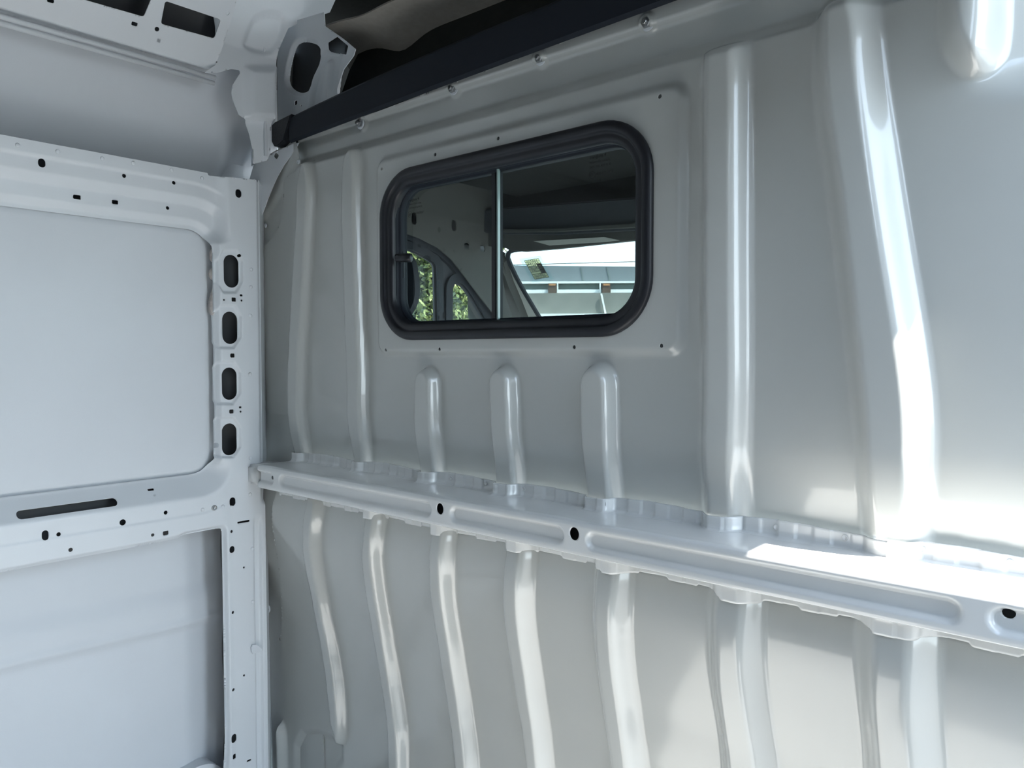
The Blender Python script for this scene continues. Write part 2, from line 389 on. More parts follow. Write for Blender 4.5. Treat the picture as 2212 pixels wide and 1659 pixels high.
# flange of the corner pillar behind the panel edges, with its lower strip
fl = [(-.15, .262), (.16, .262), (.16, 1.70)] + PB.pxs([(650,345),(646,322),(640,301),(592,330),(556,352)], -.006) + [(-.02, 1.74), (-.02, 1.08), (-.15, 1.05)]
dia = sd_poly(PB.pxs([(606,331),(613,338),(608,347),(602,340)], -.006))
slots = [sd_box(*PB.px(571,1391, -.006), .003, .005, .002)]
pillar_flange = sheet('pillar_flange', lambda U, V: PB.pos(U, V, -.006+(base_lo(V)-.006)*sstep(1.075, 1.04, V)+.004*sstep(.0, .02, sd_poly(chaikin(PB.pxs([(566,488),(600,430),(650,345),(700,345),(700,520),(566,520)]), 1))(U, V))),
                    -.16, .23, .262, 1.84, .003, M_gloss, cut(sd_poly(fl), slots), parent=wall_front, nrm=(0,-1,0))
gus = sheet('corner_gusset', lambda U, V: PB.pos(U, V, .004+.16*(.10-U)), -.02, .20, 1.55, 1.86, .003, M_satin,
   cut(sd_poly(chaikin(PB.pxs([(553,356),(592,332),(640,302),(634,318),(606,368),(588,420),(574,470),(562,505),(552,505)], .004), 1)), [dia]), parent=wall_front, nrm=(0,-1,0))
pillar_flange['label'] = 'pale flange of the corner pillar'

bkp = box('dark_pillar_backing', (-.16, .075, .262), (.20, .080, 1.76), M_cavity, wall_front)  # added dark sheet so gaps in the pillar flange read as shade
sheet('dark_window_backing', lambda U, V: PB.pos(U, V, -.016+0*U), .43, 1.13, 1.343, 1.742, .006, M_cavity, cut(sd_box(.78, 1.54, .35, .20, .03), [sd_box(WC[0], WC[1], .296, .152, .072)]), parent=wall_front, nrm=(0,-1,0))  # added dark sheet standing in for shade behind the small holes
# bolts and rivets
def bolt(o, name, p, r, ax=(0,-1,0)):
    e = empty(name, p); e.parent = o
    e.location = p
    def mk(nm, prof, m, n=20, a0=0, sm=False):
        bm = bmesh.new(); lathe_bm(bm, prof, (0,0,0), ax, n, a0)
        me_o = from_bm(nm, bm, m, None, sm); me_o.parent = e; return me_o
    mk('washer', [(r*1.0, 0), (r*1.0, .0012), (r*.95, .0018)], M_satin)
    mk('nut', [(r*.68, .0018), (r*.72, .0028), (r*.72, .0075), (r*.66, .0085)], M_steel, 6, .3)
    mk('stud', [(r*.36, .0085), (r*.36, .0115), (r*.30, .0125)], M_steel, 14)
    return e
for (a, z) in bolt_top: bolt(wall_front, 'bolt', (a, .0150, z), .0115)
for a, b, hh in [(566,961,.001),(566,781,.001),(562,583,.001),(572,1136,.002),(574,1316,.002)]:
    x, z = PB.px(a, b, hh); bolt(wall_front, 'bolt', (x, .0045, z), .010)
def rivet(o, x, y, z, r=.0055):
    bm = bmesh.new(); lathe_bm(bm, [(r, 0), (r, .0006), (r*.8, .0022), (r*.35, .0030), (r*.3, .0018)], (x, y, z), (0,-1,0), 16)
    return from_bm('rivet', bm, M_satin, o, True)
for a, b in [(643,349),(572,487)]:
    x, z = PB.px(a, b, 0.0); rivet(wall_front, x, .003, z)

# ------------------------------------------------------------------ CROSS BEAM
FY = .092
BFP = PY(-FY)
def beam_path():
    # (kind, y-offset parameter, z): k=1 -> follows panel relief, k=0 -> at y
    pts = [(1, .0065, 1.1265), (1, .0065, 1.112), (1, .0085, 1.1065), (1, .0135, 1.1045), (0, .070, 1.1040), (0, .086, 1.1035), (0, FY-.0015, 1.1015), (0, FY, 1.097),
           (0, FY, 1.0585), (0, FY-.0012, 1.0545), (0, FY-.006, 1.0525), (2, .012, 1.0525), (2, .0075, 1.050), (2, .006, 1.046), (2, .006, 1.0315)]
    return pts
bp = beam_path()
segn = [5, 3, 3, 16, 5, 4, 4, 24, 4, 4, 8, 3, 3, 6]
svals = []
for i, n in enumerate(segn): svals += list(i+np.arange(n)/n)
svals.append(float(len(segn)))
embs = [((605,1048),(935,1108)), ((975,1108),(1213,1152)), ((1272,1160),(2072,1325))]
embf = []
for (a, b) in [((604,1030),(930,1095)), ((973,1090),(1216,1162)), ((1268,1145),(2073,1330)), ((545,1020),(590,1045)), ((2140,1300),(2330,1400))]:
    xa, _ = BFP.px(*a); xb, _ = BFP.px(*b); embf.append(sd_box((xa+xb)/2, 1.0785, (xb-xa)/2, .0118 if a[0] != 2140 else .0125, .0118))
tabs = lambda U: .5+.5*np.sign(np.sin(U*2*pi/.052+.6))
def rib_only(U, V, ribs):
    h = np.zeros(U.shape)
    for r in ribs: h = np.maximum(h, r(U, V))
    return h
def beam_map(U, S):
    K = np.array([p[0] for p in bp]); O = np.array([p[1] for p in bp]); Z = np.array([p[2] for p in bp])
    i = np.clip(np.floor(S).astype(int), 0, len(bp)-2); t = S-i
    hu = base_up(np.full(U.shape, 1.125)) + rib_only(U, np.full(U.shape, 1.125), ribs_up)
    hu = np.maximum(hu, -.010) + .0024*sstep(-.15, .15, np.sin(U*2*pi/.047+.6))
    hl = base_lo(np.full(U.shape, 1.045)) + rib_only(U, np.full(U.shape, 1.045), ribs_lo) + .002*sstep(-.2, .2, np.sin(U*2*pi/.047+.6))
    def yv(j): 
        k = K[j]; return np.where(k == 0, O[j], np.where(k == 1, hu+O[j], np.minimum(hl+O[j], FY-.008)))
    y = yv(i)*(1-t)+yv(i+1)*t; z = Z[i]*(1-t)+Z[i+1]*t
    # cut-outs of the flange top beside each rib
    front = sstep(6.9, 7.1, S)*sstep(8.1, 7.9, S)
    e = np.full(U.shape, 1e9)
    for f in embf: e = np.minimum(e, f(U, z))
    y = y - .0075*sstep(.0035, -.0035, e)*front
    # dented sheet on the ledge
    y = y
    z = z + .0009*np.sin(U*37+1)*np.sin(U*11)*((S > 3) & (S < 5.5))
    # flange top edge varies a little in height
    z = z + np.where(S < 1, (1-S)*(.0018*np.sin(U*31)+.0022*np.sign(np.sin(U*2*pi/.094+1.2))*0), 0)
    z = z - np.where(S > 13, (S-13)*(.0012*np.sin(U*2*pi/.31+1.0)+.0035*sstep(-.15, .15, np.sin(U*2*pi/.094+.4))), 0)
    return np.stack([U, -y, z], -1)
def beam_sd(U, S):
    d = np.full(U.shape, -1.0)
    # holes on the front face, in metres; s 7..8 spans the face height
    zf = 1.097+(S-7)*(1.0585-1.097)
    for a, b, r, r2 in [(951,1099,.0085,.0098),(1241,1153,.0085,.0098),(583,1033,.0042,.0042),(2177,1327,.0062,.0062)]:
        x, z = BFP.px(a, b); h = np.hypot((U-x)/r, (zf-z)/r2)-1
        d = np.maximum(d, -h*r)
    return d
# rescale s so one grid step is about as long as in x : use a list of s values and a coarse snap
def beam_sheet():
    us = np.arange(.128, 1.70, .0022)
    sv = np.array(svals)
    U, S = np.meshgrid(us, sv, indexing='ij'); U = U.copy(); S = S.copy()
    face = .0385
    def sdm(u, s_m): return beam_sd(u, s_m/face+7)
    SM = (S-7)*face
    okk = (S > 6.6) & (S < 8.4)
    d = sdm(U, SM); first = (np.abs(d) < .0014) & okk; ok = (~okk) | (d <= 0) | first
    for it in range(3):
        e = 2e-4; gx = (sdm(U+e, SM)-sdm(U-e, SM))/(2*e); gy = (sdm(U, SM+e)-sdm(U, SM-e))/(2*e); g2 = np.maximum(gx*gx+gy*gy, .3)
        d = sdm(U, SM); U = np.where(first, U-d*gx/g2, U); SM = np.where(first, SM-d*gy/g2, SM)
    S = np.where(okk, SM/face+7, S)
    P = beam_map(U, S); nu, nv = U.shape; idx = np.arange(nu*nv).reshape(nu, nv)
    f = ok[:-1, :-1] & ok[1:, :-1] & ok[1:, 1:] & ok[:-1, 1:]
    q = np.stack([idx[:-1, :-1][f], idx[:-1, 1:][f], idx[1:, 1:][f], idx[1:, :-1][f]], -1)
    return mesh_np('cross_beam', P.reshape(-1, 3), q, M_beam)
cross_beam = beam_sheet()
sm = cross_beam.modifiers.new('thickness', 'SOLIDIFY'); sm.thickness = .0015; sm.offset = 0
tag(cross_beam, 'pale folded steel cross beam with long pressed recesses and round holes, running under the window', 'beam')
box('dark_hole_backing', (.135, -.052, 1.058), (1.69, -.048, 1.1015), M_cavity, cross_beam)  # added dark plate that gives the beam holes their black shade
# the short end bracket that ties the beam to the pillar
bm = bmesh.new(); box('', (.062, -.088, 1.056), (.129, -.004, 1.100), None, bm=bm)
bmesh.ops.bevel(bm, geom=bm.edges[:], offset=.006, segments=3, affect='EDGES'); br = from_bm('end_bracket', bm, M_beam, cross_beam, True)
for k in range(17):
    x = .20+k*.0885
    if x > 1.6: break
    hh = float((base_up(np.array([1.118]))+rib_only(np.array([x]), np.array([1.118]), ribs_up))[0]); hh = max(hh, -.010)
    bm = bmesh.new(); lathe_bm(bm, [(.0040, 0), (.0038, .0006), (.0028, .0008), (.0026, .0004)], (x, -(hh+.0085), 1.118), (0,-1,0), 14)
    wdot = from_bm('weld_spot', bm, M_beam, cross_beam, True)

# ------------------------------------------------------------------ SLIDING WINDOW
win = empty('window_1', (WC[0], 0, 1.37))
tag(win, 'black rubber-framed sliding window with rounded corners in the grey bulkhead', 'window', kind='structure')
def rrect_path(a, b, r, n=10):
    pts = []
    for cx_, cz_, a0 in [(a-r, b-r, 0), (-(a-r), b-r, 90), (-(a-r), -(b-r), 180), (a-r, -(b-r), 270)]:
        for k in range(n+1):
            t = R_(a0+90*k/n); pts.append((cx_+r*cos(t), cz_+r*sin(t), cos(t), sin(t)))
    return pts
def ring(name, a, b, r, prof, m, parent, cx=WC[0], cz=WC[1], n=12):
    """sweep a closed profile (inset, depth towards the room) round a rounded rectangle"""
    path = rrect_path(a, b, r, n); V = []; N = len(path); K = len(prof)
    for (x, z, nx, nz) in path:
        for (ins, d) in prof: V.append((cx+x-nx*ins, -d, cz+z-nz*ins))
    Q = []
    for i in range(N):
        j = (i+1) % N
        for k in range(K):
            l = (k+1) % K; Q.append((i*K+k, j*K+k, j*K+l, i*K+l))
    o = mesh_np(name, np.array(V), np.array(Q)[:, ::-1], m, None); o.parent = parent; o.matrix_parent_inverse = parent_inv(parent)
    return o
prof = [(0, .010), (.0005, .0165), (.003, .0195), (.008, .0215), (.014, .0210), (.0165, .0190), (.018, .0150), (.0205, .0145), (.024, .0150), (.029, .0135), (.032, .010), (.033, .004), (.033, -.026), (.010, -.026), (.010, .000)]
ring('frame', .3085, .1645, .090, prof, M_black, win)
ring('inner_seal', .2800, .1360, .058, [(0, .003), (.0015, .0045), (.0045, .0042), (.0055, .001), (.0055, -.004), (.0075, -.0045), (.0085, -.008), (.0085, -.022), (0, -.022)], M_rail, win)
GY = .012
gp = PY(GY)
xd0, _ = gp.px(1064, 560); xd1, _ = gp.px(1074, 560); xe, _ = gp.px(1085, 560)
def pane(name, x0, x1, y, rl, rr, m):
    a = .276; b = .132; r = .054; pts = []
    z0, z1 = WC[1]-b, WC[1]+b
    def arc(cx_, cz_, a0): return [(cx_+r*cos(R_(a0+t*9)), cz_+r*sin(R_(a0+t*9))) for t in range(11)]
    pts += arc(x1-r, z1-r, 0) if rr else [(x1, z1)]
    pts += arc(x0+r, z1-r, 90) if rl else [(x0, z1)]
    pts += arc(x0+r, z0+r, 180) if rl else [(x0, z0)]
    pts += arc(x1-r, z0+r, 270) if rr else [(x1, z0)]
    if not rr: pts = pts[:1]+pts[1:]
    return prism(name, pts, .004, m, win, plane=PY(y))
pl_ = pane('glass_pane', WC[0]-.276, xd1+.006, GY+.004, True, False, M_glass)
pr_ = pane('glass_pane', xd1+.001, WC[0]+.276, GY-.006, False, True, M_glass)
# meeting post
box('meeting_post', (xd0, GY-.004, WC[1]-.134), (xd1, GY+.012, WC[1]+.134), M_black, win, .0015)
box('sliding_stile', (xd1+.0005, GY-.001, WC[1]-.133), (xd1+.008, GY+.006, WC[1]+.133), M_rail, win)
ge = box('glass_edge', (xe-.0022, GY-.012, WC[1]-.131), (xe+.0008, GY-.0065, WC[1]+.131), M_edge, win); ge['label'] = 'pale green polished edge of the pane'
# latch: a short round knob on a bar at the left jamb
latch = box('latch', (.486, GY-.002, 1.498), (.500, GY+.004, 1.555), M_black, win, .002)
kx, kz = PY(-.012).px(872, 556)
bm = bmesh.new(); lathe_bm(bm, [(.0078, 0), (.0085, .001), (.0085, .016), (.0079, .0165), (.0079, .030), (.0072, .032)], (kx+.0135, -.004, kz-.001), (-1, -.55, 0.02), 24)
kn = from_bm('latch_knob', bm, M_black, win, True)
# etched glass stamps
def text_obj(name, s, size, loc, m, parent, rot=(pi/2, 0, 0)):
    cu = bpy.data.curves.new(name, 'FONT'); cu.body = s; cu.size = size; cu.extrude = .00005; cu.align_x = 'LEFT'
    o = bpy.data.objects.new(name, cu); col.objects.link(o); dg = bpy.context.evaluated_depsgraph_get(); dg.update()
    me = bpy.data.meshes.new_from_object(o.evaluated_get(dg)); bpy.data.objects.remove(o)
    me.materials.clear(); me.materials.append(m); q = bpy.data.objects.new(name, me); col.objects.link(q)
    q.parent = parent; q.matrix_parent_inverse = parent_inv(parent) if parent else q.matrix_parent_inverse
    q.location = loc; q.rotation_euler = rot; return q
def stamp(px_, py_, y, s):
    x, z = PY(y).px(px_, py_)
    e = [('tranglass 4', .0085), ('Mabern-Deniz-Italy', .0058), ('DOT 946 AS2 M 32', .0058)]
    zz = z
    for t, sz in e:
        text_obj('glass_stamp', t, sz*s, (x, y-.0006, zz), M_etch, win); zz -= .0088*s
    text_obj('glass_stamp', 'E3', .0070*s, (x+.002*s, y-.0006, zz-.0055*s), M_etch, win)
    bm = bmesh.new()
    n = 28; rr = [(.0062*s), (.0068*s)]; c = (x+.0058*s, zz-.003*s)
    vs = [[bm.verts.new((c[0]+q*cos(2*pi*k/n), y-.0006, c[1]+q*sin(2*pi*k/n))) for k in range(n)] for q in rr]
    for k in range(n): bm.faces.new((vs[0][k], vs[0][(k+1) % n], vs[1][(k+1) % n], vs[1][k]))
    from_bm('glass_stamp', bm, M_etch, win)
    text_obj('glass_stamp', '43R-0057857', .0068*s, (x+.015*s, y-.0006, zz-.005*s), M_etch, win)
    text_obj('glass_stamp', '5 . . . .', .0068*s, (x+.022*s, y-.0006, zz-.018*s), M_etch, win)
stamp(1274, 344, GY-.006, .86)
stamp(882, 436, GY+.004, .86)

# ------------------------------------------------------------------ HEADER RAIL (black) and what lies above it
RY = -.012
rp = PY(RY)
rb = rp.pxs([(588,318),(620,308),(700,276),(810,236),(1000,163),(1240,72),(1440,0),(1640,-74)])
rt = rp.pxs([(588,276),(630,246),(774,174),(1049,64),(1202,3),(1500,-112),(1700,-190)])
rail = empty('header_rail', (.8, RY, 1.84)); tag(rail, 'long matte black header rail sloping above the bulkhead window to the top edge', 'rail')
xa = np.array([p[0] for p in rb]); zb = np.array([p[1] for p in rb]); xt = np.array([p[0] for p in rt]); ztt = np.array([p[1] for p in rt])
cb = np.polyfit(xa, zb, 2); ct = np.polyfit(xt, ztt, 2)
xs = np.linspace(rp.px(625, 280)[0], 1.70, 60)
def rail_loft(name, xs, m, sh=0.0):
    V = []; 
    for x in xs:
        b = np.polyval(cb, x)-.004; t = np.polyval(ct, x); 
        for (y, z) in [(RY+.004, b), (RY-.001, b+.006), (RY-.001+.000, t-.006), (RY+.004, t), (RY+.05, t+.003), (RY+.05, b+.045)]: V.append((x, y, z))
    K = 6; Q = []
    for i in range(len(xs)-1):
        for k in range(K): l = (k+1) % K; Q.append((i*K+k, i*K+l, (i+1)*K+l, (i+1)*K+k))
    Q.append((0, 5, 4, 3)); Q.append((0, 3, 2, 1)); n = (len(xs)-1)*K; Q.append((n, n+3, n+4, n+5)); Q.append((n, n+1, n+2, n+3))
    o = mesh_np(name, np.array(V), np.array(Q), m, None, np.zeros(len(Q), bool)); o.parent = rail; o.matrix_parent_inverse = parent_inv(rail); return o
rail_loft('rail_body', xs, M_rail)
cap_pts = rp.pxs([(586,270),(592,264),(628,246),(612,302),(600,314),(591,316),(586,306)], .006)
cap = prism('end_cap', cap_pts, .05, M_cap, rail, bev=.002, plane=PY(RY-.006)); cap['label'] = 'textured black end cap'

# roof storage above the cab, a dark shade panel and the beige headliner edge
hl = empty('headliner', (.7, .3, 2.1)); tag(hl, 'beige fabric cab headliner fading into shadow above the black rail', 'headliner')
def hmap(U, V):
    # U along x, V 0..1 from the rear edge down into the cab
    y = .045+V*.75; z = 2.085-.03*U - .05*V - .14*sstep(.1, .45, V) + .003*np.sin(U*9+V*5) - .03*np.exp(-((U-.33)**2/.004+(V-.12)**2/.01))
    return np.stack([U, y, z], -1)
hs = sheet('liner_panel', hmap, .10, 1.72, 0, 1, .02, M_beige, nrm=(0,0,-1), parent=None, th=.004); hs.parent = hl; hs.matrix_parent_inverse = parent_inv(hl)
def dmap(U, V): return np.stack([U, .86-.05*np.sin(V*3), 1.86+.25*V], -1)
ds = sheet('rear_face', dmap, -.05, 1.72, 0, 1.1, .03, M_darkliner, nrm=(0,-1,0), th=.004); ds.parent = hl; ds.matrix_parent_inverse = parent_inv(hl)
ohb = prism('liner_shade_panel', [tuple(p) for p in PY(.16).pxs([(700,330),(728,230),(752,150),(772,112),(860,76),(960,40),(1060,4),(1180,-40),(1700,-300),(1700,100),(1000,330)])], .02, M_darkliner, hl, bev=.006, plane=PY(.16))  # dark panel stands in for shade where the liner fades out
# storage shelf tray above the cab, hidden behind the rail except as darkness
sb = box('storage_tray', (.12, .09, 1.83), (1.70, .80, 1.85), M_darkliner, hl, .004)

# ------------------------------------------------------------------ LEFT SIDE: pressed inner frame
Wp = lambda pts, h=0.0: PL.pxs(pts, h)
# big blank opening
o1t = Wp([(0,445),(200,470),(400,493)], -.034); z1t = np.mean([p[1] for p in o1t])
z1b = np.mean([p[1] for p in Wp([(0,1080),(220,1048),(400,1020)], -.034)])
y1r = np.mean([p[0] for p in Wp([(467,560),(461,760),(457,960)], -.014)])
op1 = sd_box(y1r-1.0, (z1t+z1b)/2, 1.0, (z1t-z1b)/2, .045)
z2t = np.mean([p[1] for p in Wp([(0,1238),(200,1205),(385,1167)])]); 
y2r = np.mean([p[0] for p in Wp([(478,1200),(481,1400),(483,1600)], -.012)]); z2b = Wp([(440,1659)])[0][1]-.09
z2hi = Wp([(455,1146)])[0][1]
op2 = sd_poly(chaikin([(-1.9, z2t), (Wp([(388,1166)])[0][0], z2t), (Wp([(392,1160)])[0][0], z2hi), (Wp([(440,1146)])[0][0], z2hi), (y2r-.004, z2hi), (y2r, z2hi-.005), (y2r, z2hi-.03), (y2r+.001, .72), (y2r+.001, .40), (y2r-.03, .38), (-1.9, .38)], 2))
ZT = z1t+.1215
def S_(x): return sstep(0, 1, x)
def ramp(a, b, x): return np.clip((x-a)/(b-a), 0, 1)
def rr(a, b, x, k=.0015):   # ramp with soft creases
    return sum(ramp(a+o, b+o, x) for o in (-k, -k*.5, 0, k*.5, k))/5
pk = []
for (ca, cb_, c2, c3) in [((470,541),(524,541),(470,632),(524,632)), ((464,660),(522,660),(460,752),(520,752)), ((460,782),(520,782),(458,873),(520,873)), ((458,903),(520,903),(456,988),(521,988))]:
    q = Wp([ca, cb_, c3, c2]); pk.append(sd_poly(chaikin([q[0], q[1], q[2], q[3]], 1)))
def h_side(U, V):
    d1 = op1(U, V); e = .001
    gz = (op1(U, V+e)-op1(U, V-e))/(2*e)
    wt = sstep(.25, .75, gz); wb = sstep(.25, .75, -gz); wr = 1-wt-wb
    top = -.034 + .009*rr(.008, .021, d1) + .014*rr(.049, .067, d1) + .004*rr(.093, .097, d1)
    rgt = -.014 + .014*rr(.002, .010, d1, .0015)
    bot = -.034 + .036*rr(.002, .047, d1, .004) + .002*rr(.081, .084, d1)
    h = top*wt+rgt*wr+bot*wb
    # past the corner the rail dies into the pillar
    k = sstep(y1r+.005, y1r+.035, U)*sstep(.02, .05, d1)
    h = h*(1-k)+0*k
    # below the window blank
    for p in pk: h = h - .006*sstep(.003, -.003, p(U, V))
    # lower strip beside the pillar edge steps: front step towards the bulkhead
    st = sstep(-.078, -.070, U)*sstep(z2hi+.02, z2hi-.01, V)
    h = h - .007*st*sstep(-.054, -.061, U)
    h = h - .010*sstep(-.060, -.046, U)*sstep(1.0, 1.02, V)
    # lip round the lower opening
    d2 = op2(U, V); h = h - .012*sstep(.010, .0, d2)
    h = h + .0005*np.sin(U*23)*np.sin(V*17)
    # overlap joint of the rail stampings
    return h
def circ(a, b, r): p = Wp([(a, b)])[0]; return sd_circ(p[0], p[1], r)
def rect(a, b, w_, h_, r=.0008, ang=0.0): p = Wp([(a, b)])[0]; return sd_box(p[0], p[1], w_, h_, r, ang)
def slotp(a, b, w_, h_, ang=0.0): p = Wp([(a, b)])[0]; return sd_box(p[0], p[1], w_, h_, min(w_, h_), ang)
SH = [op1, op2,
  slotp(95,350,.0062,.0082), circ(273,378,.0040), circ(381,393,.0040), rect(177,422,.0068,.0042), rect(260,433,.0060,.0040), circ(374,446,.0038), slotp(136,437,.026,.0010, .02),
  slotp(515,418,.0072,.0095), circ(-2,397,.004),
  circ(97,1155,.0001), slotp(97,1156,.0058,.0092), circ(126,1154,.0040), circ(264,1128,.0062), circ(357,1107,.0042), circ(328,1155,.0036), rect(356,1151,.0058,.0045), circ(151,1187,.0040),
  rect(335,1060,.0066,.0022), slotp(339,1073,.0040,.0014), slotp(502,1084,.0074,.0100), circ(462,1097,.0030),
  circ(500,1148,.0034), slotp(501,1187,.0066,.0078), circ(527,1226,.0026), circ(503,1323,.0034), circ(527,1459,.0026), circ(504,1490,.0036), slotp(505,1595,.0066,.0100), rect(506,1634,.0040,.0056, .0008),
  rect(526,1127,.0150,.0022,.001), rect(538,1643,.0055,.0022,.001)]
def quadh(pts, n=2): return sd_poly(chaikin(Wp(pts), n))
sl0 = Wp([(153,1099)])[0]; SH.append(sd_box(sl0[0], sl0[1], .088, .0075, .0075))
for cx_, cy0, cy1 in [(502,550,621),(499,673,743),(498,794,864),(498,915,984)]:
    p0 = Wp([(cx_, cy0)])[0]; p1 = Wp([(cx_, cy1)])[0]; SH.append(sd_box(p0[0], (p0[1]+p1[1])/2, .0178, (p0[1]-p1[1])/2, .0178))
for a, b in [(484,648),(484,888)]: SH.append(circ(a, b, .0024))
for a, b in [(522,649),(520,889)]: SH.append(circ(a, b, .0026))
for a, b in [(521,638),(519,880)]: SH.append(slotp(a, b, .0036, .0024))
SH.append(circ(518,552,.0036)); SH.append(slotp(475,963,.0034,.0058))
for a, b in [(505,647),(502,768),(500,889)]: SH.append(rect(a, b, .0052, .0045))
pt = Wp([(452,369),(453,377),(545,388)])
out_side = [(-1.9, ZT), (pt[0][0], ZT), (pt[1][0], pt[1][1]), (pt[1][0]+.004, pt[1][1]-.001), (-.060, pt[2][1]+.001), (-.046, pt[2][1]-.003), (-.046, .262), (-1.9, .262)]
side = sheet('side_frame', lambda U, V: PL.pos(U, V, h_side(U, V)), -.72, -.044, .262, ZT+.004, .0021, M_satin, cut(sd_poly(out_side), SH), nrm=(1,0,0), ulist=list(np.linspace(-1.40, -.72, 70))[:-1]+list(np.linspace(-.72, -.044, 323)))
tag(side, 'pale pressed steel body frame with slotted pillar and rails around the flat side panels', 'frame')
# return flange of the pillar towards the bulkhead
prism('pillar_return', [(LX-.0105, -.0475), (LX-.0105, -.0450), (LX-.030, -.0320), (.006, .0050), (-.004, .0050), (-.004, -.0475)], 1.483, M_satin, side, plane=Plane((0,0,1.745), (1,0,0), (0,1,0), (0,0,1)))
# inner wall of the pillar seen dim through the oval holes
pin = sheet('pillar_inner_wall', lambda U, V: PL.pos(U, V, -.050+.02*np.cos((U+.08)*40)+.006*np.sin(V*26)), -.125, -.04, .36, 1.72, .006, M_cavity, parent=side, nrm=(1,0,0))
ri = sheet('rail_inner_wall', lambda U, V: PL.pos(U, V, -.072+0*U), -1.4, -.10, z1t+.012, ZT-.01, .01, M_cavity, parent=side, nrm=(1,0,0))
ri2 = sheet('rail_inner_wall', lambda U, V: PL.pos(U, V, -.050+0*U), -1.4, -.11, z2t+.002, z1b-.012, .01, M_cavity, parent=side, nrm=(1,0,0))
# spot weld dimples and a captive nut
for a, b in [(41,312),(128,326),(224,341),(291,351),(374,366),(440,384),(543,582),(542,620),(541,682),(540,808),(541,990),(540,1068),(545,1185),(546,1300),(500,1066+30),(437,1101),(480,1094)]:
    q = Wp([(a, b)])[0]; hh = float(h_side(np.array([q[0]]), np.array([q[1]]))[0])
    bm = bmesh.new(); lathe_bm(bm, [(.0042, -.001), (.0040, .0006), (.0030, .0012), (.0012, .0016)], (LX+hh, q[0], q[1]), (1,0,0), 16); from_bm('weld_spot', bm, M_satin, side, True)
q = Wp([(462,1097)])[0]; hh = float(h_side(np.array([q[0]]), np.array([q[1]]))[0])
bm = bmesh.new(); lathe_bm(bm, [(.0062, 0), (.0062, .0012), (.0052, .0020), (.0034, .0020), (.0032, -.004)], (LX+hh, q[0], q[1]), (1,0,0), 20); from_bm('rivet_nut', bm, M_steel, side, True)

# ------------------------------------------------------------------ LEFT SIDE: skins = wall_left
wl = empty('wall_left', (0, -.4, .3)); tag(wl, kind='structure', label='pale painted outer body side of the cargo room')
def wsheet(name, xf, u0, u1, v0, v1, step, sd=None, m=M_skin):
    o = sheet(name, lambda U, V: np.stack([xf(U, V), U, V], -1), u0, u1, v0, v1, step, m, sd, nrm=(1,0,0)); o.parent = wl; o.matrix_parent_inverse = parent_inv(wl); return o
blank = wsheet('window_blank', lambda U, V: LX-.0385+.004*np.sin((V-z1b)*3.1416/(z1t-z1b))-.003*sstep(-.006, -.0, sd_box(y1r-.6, (z1t+z1b)/2, .6, (z1t-z1b)/2, .045)(U, V)), -1.45, y1r+.030, z1b-.012, z1t+.012, .006)
zc1 = PW(.005).px(0, 1442)[1]; zc2 = PW(.005).px(0, 1370)[1]
def xlow(U, V):
    zz = V + (U+.55)*0.04
    x = .002 + .010*sstep(zc2+.03, zc2-.02, zz) - .010*sstep(zc1+.004, zc1-.022, zz) + .004*np.exp(-((zz-zc1-.004)/.006)**2) - .02*sstep(y2r-.06, y2r+.01, U)
    return x
low = wsheet('lower_skin', xlow, -1.45, -.04, .262, z2hi+.02, .006)
zu0 = ZT-.05
def xup(U, V):
    t = (V-zu0)
    return -.050+.045*sstep(.05, .16, t)+.030*t*t/.09 - .05*sstep(-.10, -.03, U)*sstep(.24, .12, t)
up = wsheet('upper_skin', xup, -1.45, .03, zu0, 2.0, .006)

# sill and wheel-arch hump at the foot of the lower panel
hump = prism('sill_hump', [tuple(q) for q in chaikin(PW(.03).pxs([(380,1680),(425,1656),(455,1648),(478,1656),(486,1675),(486,1800),(380,1800)]), 2)], .05, M_satin, None, bev=.003, plane=PW(.03)); place0 = hump; hump.parent = wl; hump.matrix_parent_inverse = parent_inv(wl)
# ------------------------------------------------------------------ CANT RAIL with rectangular cut-outs
cz = np.mean([q[1] for q in Wp([(0,32),(235,95),(465,158)])])
th_ = R_(36)
PC = Plane((LX-.006, 0, cz), (0,1,0), (sin(th_), 0, cos(th_)), (cos(th_), 0, -sin(th_)))
def ch(pts, n=1): return sd_poly(chaikin(PC.pxs(pts), n))
def ccirc(a, b, r): q = PC.px(a, b); return sd_circ(q[0], q[1], r)
def rquad(pts, r=.004):
    q = np.array(PC.pxs(pts)); c = q.mean(0); f = sd_poly(c+(q-c)*(1-r/np.abs(q-c).mean(0)))
    return lambda U, V: f(U, V)-r
CH = [rquad([(357,2),(477,42),(463,83),(347,52)], .005), rquad([(186,-45),(330,-12),(311,36),(160,-6)], .005), rquad([(-20,-60),(100,-40),(85,-18),(-40,-50)], .005),
      rquad([(103,-6),(118,0),(116,8),(101,4)], .001), rquad([(285,46),(298,50),(296,58),(283,54)], .001), ccirc(339,63,.0045), ccirc(491,28,.0045), sd_box(*PC.px(343,88), .0075, .0022, .002)]
co = PC.pxs([(-200,-50),(-200,-20),(0,34),(235,97),(455,156),(463,148),(475,125),(506,22),(545,28),(560,10),(640,-200),(-200,-200)])
def h_cant(U, V): return -.010*rr(.030, .036, .04-V, .002) + .0*U - .008*sstep(.012, .0, V)
